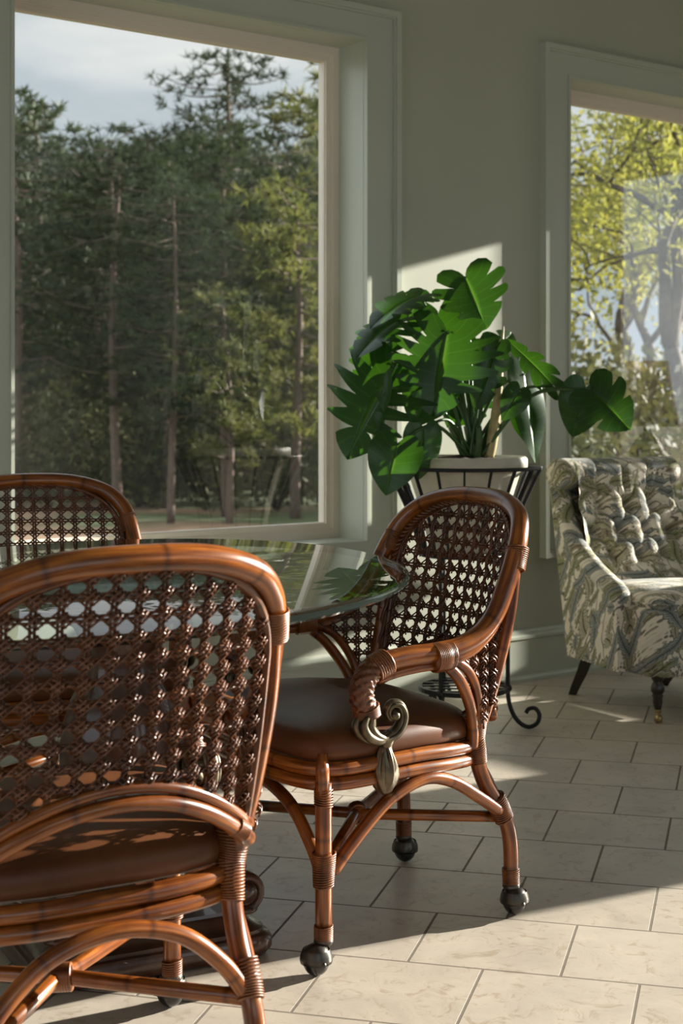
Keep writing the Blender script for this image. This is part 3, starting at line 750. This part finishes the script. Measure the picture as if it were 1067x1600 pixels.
#      attach          tip             width  normal            seed
LV=[
 ((727,432,.02),(760,512,-.02),.275,(.10,-1,.25),1,dict(lobes=4,cut=.55,droop=.08,side=.15,gap=.30)),
 ((694,519,-.14),(668,648,-.20),.40,(-.05,-1,.38),2,dict(lobes=6,cut=.42,droop=.12,side=.30,gap=.42)),
 ((655,462,-.02),(570,486,-.12),.26,(-.30,-.45,1),3,dict(lobes=5,cut=.5,droop=.30,side=.3)),
 ((622,500,-.05),(546,537,-.18),.25,(-.35,-.55,.9),4,dict(lobes=5,cut=.5,droop=.25,side=.35)),
 ((610,572,-.10),(528,706,-.22),.40,(-.35,-1,.28),5,dict(lobes=6,cut=.36,droop=.18,side=.35,gap=.5)),
 ((612,694,-.26),(590,772,-.30),.185,(-.15,-1,.3),6,dict(droop=.15,side=.25,**heart)),
 ((655,672,-.18),(650,750,-.20),.14,(.35,-1,.2),7,dict(droop=.15,side=.3,**heart)),
 ((915,610,-.22),(978,668,-.26),.235,(.15,-1,.35),8,dict(lobes=3,cut=.55,droop=.15,side=.3,gap=.35)),
 ((908,607,-.18),(887,684,-.16),.165,(-.25,-1,.15),9,dict(droop=.10,side=.25,fold=.1,**heart)),
 ((820,585,.02),(840,722,-.04),.15,(.62,-1,.1),10,dict(droop=.06,side=.15,fold=.12,**heart)),
 ((862,602,-.05),(792,522,.0),.10,(.55,-.75,-.45),11,dict(droop=.2,side=.2,lobes=4,cut=.5)),
 ((735,512,.06),(708,452,.10),.20,(-.15,-1,.1),12,dict(droop=.1,side=.2,**heart)),
 ((768,560,.02),(806,515,.06),.17,(.25,-1,.4),13,dict(droop=.25,side=.3,lobes=4,cut=.5)),
 ((808,612,-.10),(782,655,-.14),.10,(.2,-1,.3),14,dict(droop=.2,side=.25,**heart)),
 ((680,590,-.06),(640,662,-.12),.20,(-.2,-1,.25),15,dict(droop=.2,side=.3,**heart)),
 ((606,606,-.16),(588,714,-.20),.085,(.9,-.45,.1),16,dict(droop=.12,side=.6,fold=-.2,lobes=4,cut=.4,gap=.5)),
 ((702,545,.08),(735,665,.06),.24,(.1,-1,.2),17,dict(droop=.15,side=.3,**heart)),
 ((755,590,.10),(700,665,.06),.22,(-.2,-1,.2),18,dict(droop=.15,side=.3,lobes=5,cut=.5)),
 ((640,500,.12),(668,445,.16),.20,(-.2,-1,.5),19,dict(droop=.25,side=.3,lobes=4,cut=.5)),
 ((600,540,.04),(560,600,-.02),.22,(-.4,-1,.3),20,dict(droop=.25,side=.3,lobes=5,cut=.45)),
 ((770,545,-.05),(745,640,-.10),.16,(.3,-1,.25),21,dict(droop=.2,side=.3,lobes=4,cut=.45)),
 ((822,640,.08),(836,700,.05),.12,(.3,-1,.0),22,dict(droop=.1,side=.2,**heart)),
]
for a,tp,wd,nr,sd,kw in LV:
    ap=pp(*a); rt=((sd%5-2)*.012+.03,.0+(sd%3-1)*.02,.325)
    leaf(ap,pp(*tp),wd,nr,sd,rt,**kw)
b=MB(); b.tube(spline([(.085,-.02,.325),(.10,-.03,.42),(.115,-.04,.56),(.125,-.03,.70),(.135,-.02,.775)],6),[.011+.010*math.sin(PI*min(1,(i+4)/20))*(1-i/25) if i<20 else .006-.0012*(i-20) for i in range(25)],10); b.build('rolled_new_leaf',M['root'],pl)
b=MB()
for k in range(4):
    a=k*1.7; b.tube(spline([(.02*math.cos(a)+.03,.02*math.sin(a),.31),(.05*math.cos(a)+.03,.04*math.sin(a),.37),(.07*math.cos(a)+.02,.05*math.sin(a),.43)],5),[.016-.0006*i for i in range(11)],9)
b.build('stem',M['petiole'],pl)

# ------------------------------------------------------------------ upholstered armchair
ac=empty('upholstered_armchair',W(1.218,5.73),math.atan2(-.899,.438)-YAW-PI/2,'low tufted armchair in cream botanical fabric with rolled top by the wall','armchair')
def rrect(x0,x1,y0,y1,rad,z,n=8,tap=0.0):
    pts=[]
    for cx,cy,a0 in ((x1-rad,y1-rad,0),(x0+rad,y1-rad,PI/2),(x0+rad,y0+rad,PI),(x1-rad,y0+rad,3*PI/2)):
        for k in range(n+1):
            a=a0+PI/2*k/n; x=cx+rad*math.cos(a); y=cy+rad*math.sin(a)
            pts.append((x*(1-tap*max(0,(.30-y))),y,z))
    return pts
b=MB(); rows=[rrect(-.262-k,.262+k,-.24-k*.5,.268+k,.07+k,z,8,.16) for k,z in ((0.0,.155),(.022,.160),(.028,.175),(.028,.30),(.028,.385),(.02,.398),(.0,.40))]
b.grid([r+[r[0]] for r in rows]); b.add(rows[0],[tuple(range(36))[::-1]]); b.add(rows[-1],[tuple(range(36))]); b.build('seat_base',M['fabric'],ac,merge=1e-5,angle=60)
b=MB(); rows=[]
for k,z in ((.92,.392),(1.0,.398),(1.015,.412),(1.01,.428),(.985,.437),(.92,.446),(.75,.456),(.5,.463),(.25,.466),(.02,.467)):
    rows.append([(x*k,.08+(y-.08)*k,z_) for x,y,z_ in rrect(-.272,.272,-.18,.298,.075,z,8,.30)])
b.grid([r+[r[0]] for r in rows]); b.build('seat_cushion',M['fabric'],ac,merge=1e-4)
b=MB(); b.tube([(p[0]*1.018,.08+(p[1]-.08)*1.018,.413) for p in rrect(-.272,.272,-.18,.298,.075,0,8,.30)],.0045,6,closed=True); b.build('piping',M['fabric'],ac)
# side panels that sweep from the back roll down into the arms
TOPZ=[(-.370,.862),(-.335,.815),(-.300,.745),(-.250,.672),(-.185,.612),(-.11,.566),(-.036,.532),(.04,.504),(.09,.486),(.120,.472)]
def xc_(y): return .246+.055*(y+.36)/.48
for s in (1,-1):
    b=MB(); rows=[]
    tz=spline([(0,y,z) for y,z in TOPZ],4)
    tz=tz+[Vector((0,tz[-1].y+.016,tz[-1].z-.014)),Vector((0,tz[-1].y+.024,tz[-1].z-.040))]
    for j,p in enumerate(tz):
        y,zt=p.y,p.z; hw=.042 if j<len(tz)-2 else (.037 if j==len(tz)-2 else .026)
        zb=max(.165,.165+(-.235-y)*4.4); zb=min(zb,zt-.11)
        xc=xc_(y); sec=[(xc-.030,zb),(xc-.030,zt-.105),(xc-.034,zt-.070)]
        for k in range(13):
            a=PI-PI*k/12; sec.append((xc+hw*math.cos(a)+.003,zt-.042+.042*math.sin(a)))
        sec+=[(xc+.034,zt-.070),(xc+.030,zt-.105),(xc+.030,zb)]
        rows.append([(s*x,y,z) for x,z in sec])
    b.grid(rows); b.add(rows[-1],[tuple(range(len(rows[-1])))]); b.add(rows[0],[tuple(range(len(rows[0])))[::-1]])
    b.build('arm',M['fabric'],ac,angle=50)
# back: deep-buttoned front, sloping rear, rolled top
btn=[]
for r_,z in enumerate((.545,.635,.725)):
    for i in range(-2,3):
        x=i*.118+(.059 if r_%2 else 0)
        if abs(x)<.20: btn.append((x,z))
def back_y(z): return -.130-.170*(z-.42)/.40
def tuft(x,z):
    d=0
    for bx_,bz_ in btn: d+=.040*math.exp(-((x-bx_)**2+(z-bz_)**2)/(.026**2))
    u=(x/.118)+((z-.545)/.18); v=(x/.118)-((z-.545)/.18)
    if z>.50:
        for w_ in (u,v): d+=.016*math.exp(-((w_-round(w_))/.09)**2)*min(1,(z-.50)/.05)*max(0,min(1,(.80-z)/.05))
    if z>.725:                                   # straight pleats running up over the roll
        q=(x/.118-.0); d+=.014*math.exp(-((q-round(q))/.07)**2)*min(1,(z-.725)/.04)
    return d
def halfw(z): return .262-.050*max(0,min(1,(z-.45)/.40))
b=MB(); rows=[]; nx=60
for i in range(58):
    row=[]
    for j in range(nx+1):
        u=-1+2*j/nx
        if i<=40:
            z=.42+.385*i/40; x=u*halfw(z); y=back_y(z)+.030*(1-u*u)-tuft(x,z)+.03*abs(u)**8
        else:
            a=PI*.02+(i-40)/17*PI*1.2; r_=.060-.010*math.exp(-(((x_:=u*.215)/.118-round(x_/.118))/.07)**2)*max(0,1-(i-40)/12)
            x=u*.218; y=-.335+r_*1.12*math.cos(a); z=.846+r_*math.sin(a)
        row.append((x,y,z))
    rows.append(row)
last=rows[-1]
for k in range(1,6):
    t=k/5; rows.append([(p[0]*(1+.15*t),p[1]+( -.205-p[1])*t,p[2]+(.17-p[2])*t) for p in last])
b.grid(rows); b.build('tufted_back',M['fabric'],ac,merge=1e-5)
b=MB(); rows=[]
for k,x in ((.0,-.286),(.55,-.285),(.85,-.280),(1.0,-.268),(1.0,-.215),(.93,-.20)):
    rows.append([(x,-.337+.068*k*math.cos(2*PI*i/24),.846+.061*k*math.sin(2*PI*i/24)) for i in range(24)])
b.grid([r+[r[0]] for r in rows]); b.build('roll_end',M['fabric'],ac,merge=1e-4)
b=MB(); b.grid([[(-p[0],p[1],p[2]) for p in r+[r[0]]] for r in rows]); b.build('roll_end',M['fabric'],ac,merge=1e-4)
for bx_,bz_ in btn:
    b=MB(); b.sphere((bx_,back_y(bz_)+.030*(1-(bx_/halfw(bz_))**2)-.050,bz_),.0085,10,6,(1,.6,1)); b.build('button',M['fabric'],ac)
for s in (1,-1):
    b=MB(); b.lathe([(.022,.165),(.022,.150),(.015,.143),(.019,.135),(.024,.122),(.024,.108),(.017,.098),(.021,.092),(.017,.085),(.018,.070),(.0125,.046),(.011,.036)],20,(s*.240,.250,0)); lg=b.build('leg',M['legwood'],ac)
    b=MB(); b.lathe([(.0125,.044),(.0135,.036),(.010,.030)],14,(s*.240,.250,0)); b.tube([(s*.240,.250,.034),(s*.240+.008,.260,.028),(s*.240+.010,.266,.015)],.0055,8)
    b.tube([(s*.240+.002,.266,.0145),(s*.240+.018,.266,.0145)],.0145,14); b.build('castor',M['brass'],lg)
    b=MB(); b.tube([(s*.225,-.185,.178),(s*.225,-.222,.11),(s*.219,-.285,.03),(s*.217,-.305,.0)],[.030,.028,.022,.020],4); b.build('leg',M['legwood'],ac,smooth=False)

# ------------------------------------------------------------------ lamp on a small side table (seen as a reflection in the far window)
dn=lambda d,n:(d,-n,0)
lt=empty('side_table',(6.2,3.87,0),0,'small round dark side table with a lamp near the window','side table')
b=MB(); b.lathe([(0,.63),(.20,.63),(.21,.64),(.205,.655),(0,.655)],32); b.build('table_top',M['darkwood'],lt,angle=40)
b=MB(); b.lathe([(.03,.63),(.022,.55),(.035,.40),(.02,.25),(.035,.12),(.05,.10)],20); b.build('column',M['darkwood'],lt)
for k in range(3):
    a=2*PI*k/3; b=MB(); b.tube(spline([(.02*math.cos(a),.02*math.sin(a),.13),(.10*math.cos(a),.10*math.sin(a),.10),(.19*math.cos(a),.19*math.sin(a),.014)],5),.014,8); b.build('leg',M['darkwood'],lt)
lp=empty('table_lamp',(6.2,3.87,.656),0,'table lamp with flared cream shade, seen reflected in the window behind the armchair','lamp')
b=MB(); b.lathe([(0,0),(.085,0),(.085,.015),(.04,.03),(.05,.08),(.09,.15),(.095,.20),(.06,.27),(.02,.31),(.015,.36),(.012,.42)],28); b.build('lamp_base',M['pewter'],lp)
b=MB(); b.lathe([(.178,.34),(.155,.42),(.130,.55),(.112,.68),(.110,.68),(.128,.55),(.153,.42),(.176,.34),(.178,.34)],36); b.build('lamp_shade',M['linen'],lp)

# ------------------------------------------------------------------ outdoors
b=MB()
GZ=-.35
rows=[]
for i in range(41):
    row=[]
    for j in range(41):
        x=-70+160*j/40; y=4.7+115*i/40
        z=GZ+.10*math.sin(x*.21)+.10*math.cos(y*.17)+max(0,(y-30))*.012+ .035*max(0,x*.45-y*.12-4)*min(1,max(0,(x-8)/8))
        row.append((x,y,z))
    rows.append(row)
b.grid(rows); lw=b.build('lawn',M['lawn']); lw['kind']='structure'
b=MB(); b.grid([[(6.9,-60,GZ),(90,-60,GZ)],[(6.9,4.7,GZ),(90,4.7,GZ)]]); lw=b.build('lawn',M['lawn']); lw['kind']='structure'

def blade_cluster(mb,c,n,ln,wd,rn,dirv=None,spread=1.0):
    V=[];F=[]
    for _ in range(n):
        d=Vector((rn.gauss(0,1),rn.gauss(0,1),rn.gauss(0,.8))).normalized()
        if dirv is not None: d=(d*spread+dirv).normalized()
        s=d.orthogonal().normalized()*wd
        l=ln*rn.uniform(.6,1.15); k=len(V)
        V+= [c-s*.5,c+s*.5,c+d*l*.6+s*.45,c+d*l]; F.append((k,k+1,k+2,k+3))
    mb.add(V,F)
def leaf_cluster(mb,c,n,rad,sz,rn):
    V=[];F=[]
    for _ in range(n):
        p=c+Vector((rn.gauss(0,1),rn.gauss(0,1),rn.gauss(0,.8)))*rad
        a=Vector((rn.gauss(0,1),rn.gauss(0,1),rn.gauss(0,1))).normalized(); s=a.orthogonal().normalized()
        k=len(V); l=sz*rn.uniform(.6,1.2)
        V+=[p-a*l,p+s*l*.55,p+a*l,p-s*l*.55]; F.append((k,k+1,k+2,k+3))
    mb.add(V,F)
def pine_proto(seed,H,bare,spread,mat,dens):
    rn=random.Random(seed); r=empty('pine_tree')
    lean=(rn.uniform(-.35,.35),rn.uniform(-.35,.35))
    tp=lambda t:Vector((lean[0]*t*t+.08*math.sin(4*t+seed),lean[1]*t*t+.07*math.cos(5*t),H*t))
    b=MB(); q=[tp(i/16) for i in range(17)]; b.tube(q,[.13*(1-.8*i/16)+.015 for i in range(17)],9)
    fo=MB()
    nb=dens
    for i in range(nb):
        t=bare+(1-bare)*(i+rn.random())/nb
        c=tp(t); a=rn.uniform(0,2*PI); k=(1-t)/(1-bare)
        ln=spread*(.46+.72*math.sin(PI*min(1,.12+.80*k)))*rn.uniform(.6,1.15)
        dirv=Vector((math.cos(a),math.sin(a),rn.uniform(-.10,.35)))
        e=c+dirv*ln; mid=c+dirv*ln*.5+Vector((0,0,-.08*ln))
        if i%2==0: b.tube(spline([c,mid,e],4),[.030*(1-.8*j/8) for j in range(9)],5)
        for j in range(7):
            u=.28+.72*(j+rn.random())/7
            p=c.lerp(e,u)+Vector((rn.gauss(0,.16),rn.gauss(0,.16),rn.gauss(0,.10)))*ln*.55
            blade_cluster(fo,p,15,.30,.042,rn,dirv*.5+Vector((0,0,.25)),1.0)
    for q_ in range(5): blade_cluster(fo,tp(1.0-.012*q_),16,.34,.045,rn,Vector((0,0,.4)))
    b.build('trunk',M['bark'],r); fo.build('foliage',M[mat],r,smooth=False,recalc=False)
    return r
P1=pine_proto(11,11.5,.30,2.3,'needle',95); P2=pine_proto(12,9.0,.34,1.9,'needle',60); P3=pine_proto(13,8.0,.26,1.9,'needle2',64)
used=set()
def plant(proto,X,Y,rz,scale,label,cat,group=None,z=GZ-.05):
    if proto.name not in used: used.add(proto.name); o=proto
    else: o=copy_tree(proto)
    o.location=W(X,Y,z); o.rotation_euler=(0,0,rz); o.scale=(scale,scale,scale); tag(o,label,cat,group); return o
rn=random.Random(5)
HP={P1.name:11.5,P2.name:9.0,P3.name:8.0}
def by_top(proto,X,Y,rz,slope,*k):                 # scale a tree so that its top stands at the given angle above eye level
    return plant(proto,X,Y,rz,(1.13-GZ+slope*Y)/HP[proto_names[proto]],*k)
proto_names={P1:P1.name,P2:P2.name,P3:P3.name}
by_top(P1,-2.12,29,1.0,.222,'tallest pine with bare upper branches rising above the treeline beyond the large window','tree')
G='pines of the grove beyond the large window'; LB='slim dark pine standing in the grove beyond the large window'
near=[(-4.45,21,.16),(-3.35,22.5,.165),(-2.80,19.0,.15),(-2.45,21.5,.16),(-2.02,18.5,.145),(-1.80,23.5,.17),(-1.52,19.8,.13),(-.85,24,.165),(-.25,23,.15),(-5.2,24,.185),(-4.2,26.5,.17),(-3.6,29,.175),(-5.7,29,.19),(-6.8,31,.18),(-3.0,32,.17)]
for i,(x,y,sl) in enumerate(near):
    by_top([P2,P1,P2][i%3],x,y,i*1.7,sl,LB,'tree',G)
for i in range(26):
    y=35+i*1.0; x=y*(-.285+.275*((i*.618)%1.0))
    by_top([P1,P2][i%2],x,y,rn.uniform(0,6),rn.uniform(.130,.165),LB,'tree',G)
G2='yellow-green young pines'; LB2='yellow-green young pine at the sunny edge of the grove'
for i,(x,y,sl) in enumerate(((-1.35,18.5,.075),(-.55,19.5,.13),(-.30,26,.20),(-1.05,27.5,.16),(.45,22,.205),(-1.0,22.5,.06),(-.1,20.5,.10),(-2.3,25.5,.03))):
    by_top(P3,x,y,i*1.3,sl,LB2,'tree',G2)
def oak_proto(seed,H,leafmat,nleaf,spread):
    rn=random.Random(seed); r=empty('oak_tree'); b=MB(); fo=MB()
    def grow(p,d,ln,rad,lev):
        pts=[p]; q=p.copy(); dd=d.copy()
        for i in range(5):
            dd=(dd+Vector((rn.gauss(0,.20),rn.gauss(0,.20),rn.gauss(0,.14)))).normalized(); q=q+dd*ln/5; pts.append(q.copy())
        b.tube(spline(pts,2),[rad*(1-.55*i/10) for i in range(11)],6 if lev else 9)
        if lev>=4:
            leaf_cluster(fo,pts[3],nleaf,.24*spread,.06,rn); leaf_cluster(fo,q,nleaf,.32*spread,.06,rn); return
        for k in range(3 if lev<3 else 3):
            j=rn.choice((3,4,5)) if k else 5
            nd=(dd*.75+Vector((rn.gauss(0,.7),rn.gauss(0,.7),rn.gauss(.05,.38)))).normalized()
            grow(pts[j],nd,ln*rn.uniform(.62,.82),rad*.50,lev+1)
    grow(Vector((0,0,0)),Vector((.05,0,1)),H*.32,.20,0)
    b.build('trunk',M['bark2'],r); fo.build('foliage',M[leafmat],r,smooth=False,recalc=False); return r
O1=oak_proto(21,7.0,'oakleaf',32,1.0); O2=oak_proto(24,6.2,'oakleaf',34,1.1)
plant(O1,4.05,17.0,.4,1.0,'spreading oak with yellow-green spring leaves outside the window behind the armchair','tree')
plant(O2,5.9,25.0,2.2,1.15,'second yellow-leaved oak further out beyond the window behind the armchair','tree')
plant(O1,6.8,33,1.2,1.4,'large yellow-leaved oak farthest out beyond the window behind the armchair','tree')
def shrub_proto(seed):
    rn=random.Random(seed); r=empty('shrub'); b=MB(); fo=MB()
    for k in range(9):
        a=rn.uniform(0,6.28); e=Vector((math.cos(a)*rn.uniform(.3,.9),math.sin(a)*rn.uniform(.3,.9),rn.uniform(.6,1.5)))
        b.tube(spline([(0,0,0),e*.5+Vector((0,0,.1)),e],4),[.02*(1-.08*i) for i in range(9)],5)
        for j in range(5): leaf_cluster(fo,e*rn.uniform(.45,1.05),26,.26,.06,rn)
    b.build('stems',M['bark2'],r); fo.build('foliage',M['shrub'],r,smooth=False,recalc=False); return r
S1=shrub_proto(31)
GS='understory shrubs between the trunks'
for i in range(34):
    y=26+i*.7; x=y*(-.28+.31*((i*.618)%1.0))
    plant(S1,x,y,rn.uniform(0,6),rn.uniform(1.4,2.4),'olive shrub growing low between the pine trunks','shrub',GS)
for i in range(16):
    y=21+i*.45; x=y*(-.235+.235*((i*.618+.2)%1.0))
    plant(S1,x,y,i*.9,1.0+.25*((i*.38)%1.0),'olive shrub growing low between the pine trunks','shrub',GS)
for i in range(14):
    y=12.5+i*.9; x=y*(.13+.012*((i*5)%9))
    plant(S1,x,y,i*1.1,.9+.05*i,'brownish shrub on the bank outside the window behind the armchair','shrub','shrubs on the bank')

# ------------------------------------------------------------------ sky and sun
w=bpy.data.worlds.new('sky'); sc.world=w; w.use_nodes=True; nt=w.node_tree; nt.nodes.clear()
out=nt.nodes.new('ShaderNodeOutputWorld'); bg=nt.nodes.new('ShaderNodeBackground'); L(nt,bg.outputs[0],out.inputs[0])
tc=nt.nodes.new('ShaderNodeTexCoord'); mp=nt.nodes.new('ShaderNodeMapping'); mp.inputs['Scale'].default_value=(1,1,2.2); L(nt,tc.outputs['Generated'],mp.inputs[0])
nz=noise(nt,mp.outputs[0],3.2,6,.55,.3)
sky=ramp(nt,nz,[(.36,(.50,.59,.68)),(.50,(.62,.69,.76)),(.64,(.95,.96,.97))])
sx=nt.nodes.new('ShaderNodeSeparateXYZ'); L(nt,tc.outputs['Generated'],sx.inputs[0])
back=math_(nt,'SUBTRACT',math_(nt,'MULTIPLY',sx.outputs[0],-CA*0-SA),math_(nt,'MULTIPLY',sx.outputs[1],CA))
gain=ramp(nt,math_(nt,'ADD',math_(nt,'MULTIPLY',back,.5),.5),[(.06,1.0/2.2),(.20,1.0)])  # sky brightened away from the viewing direction, added fill for the room
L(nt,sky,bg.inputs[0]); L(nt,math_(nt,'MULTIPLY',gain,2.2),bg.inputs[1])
sd=bpy.data.lights.new('sun','SUN'); sd.energy=21.0; sd.angle=math.radians(.6); sd.color=(1.0,.95,.87)
so=bpy.data.objects.new('sun',sd); COL.objects.link(so)
az=math.radians(-10.0); el=math.radians(14.2)
dirs=Vector((math.cos(az)*math.cos(el),math.sin(az)*math.cos(el),math.sin(el)))
so.rotation_euler=dirs.to_track_quat('Z','Y').to_euler(); so.location=dirs*30

# ------------------------------------------------------------------ camera
cd=bpy.data.cameras.new('camera'); co=bpy.data.objects.new('camera',cd); COL.objects.link(co); sc.camera=co
co.location=(0,0,1.13); co.rotation_euler=(PI/2,0,-YAW)
cd.sensor_fit='VERTICAL'; cd.sensor_height=36; cd.sensor_width=24; cd.lens=36*2399/1600; cd.shift_y=-174.2/1600; cd.shift_x=0
cd.clip_start=.05; cd.clip_end=400
cd.dof.use_dof=True; cd.dof.focus_distance=3.35; cd.dof.aperture_fstop=6.3
sc.view_settings.view_transform='Standard'; sc.view_settings.look='None'; sc.view_settings.exposure=0.0; sc.view_settings.gamma=1.0; sc.view_settings.use_curve_mapping=False
try:
    cy=sc.cycles; cy.use_denoising=True; cy.denoiser='OPENIMAGEDENOISE'; cy.max_bounces=10; cy.diffuse_bounces=5; cy.glossy_bounces=5; cy.transparent_max_bounces=24; cy.transmission_bounces=6; cy.sample_clamp_indirect=6
except Exception as e: print(e)
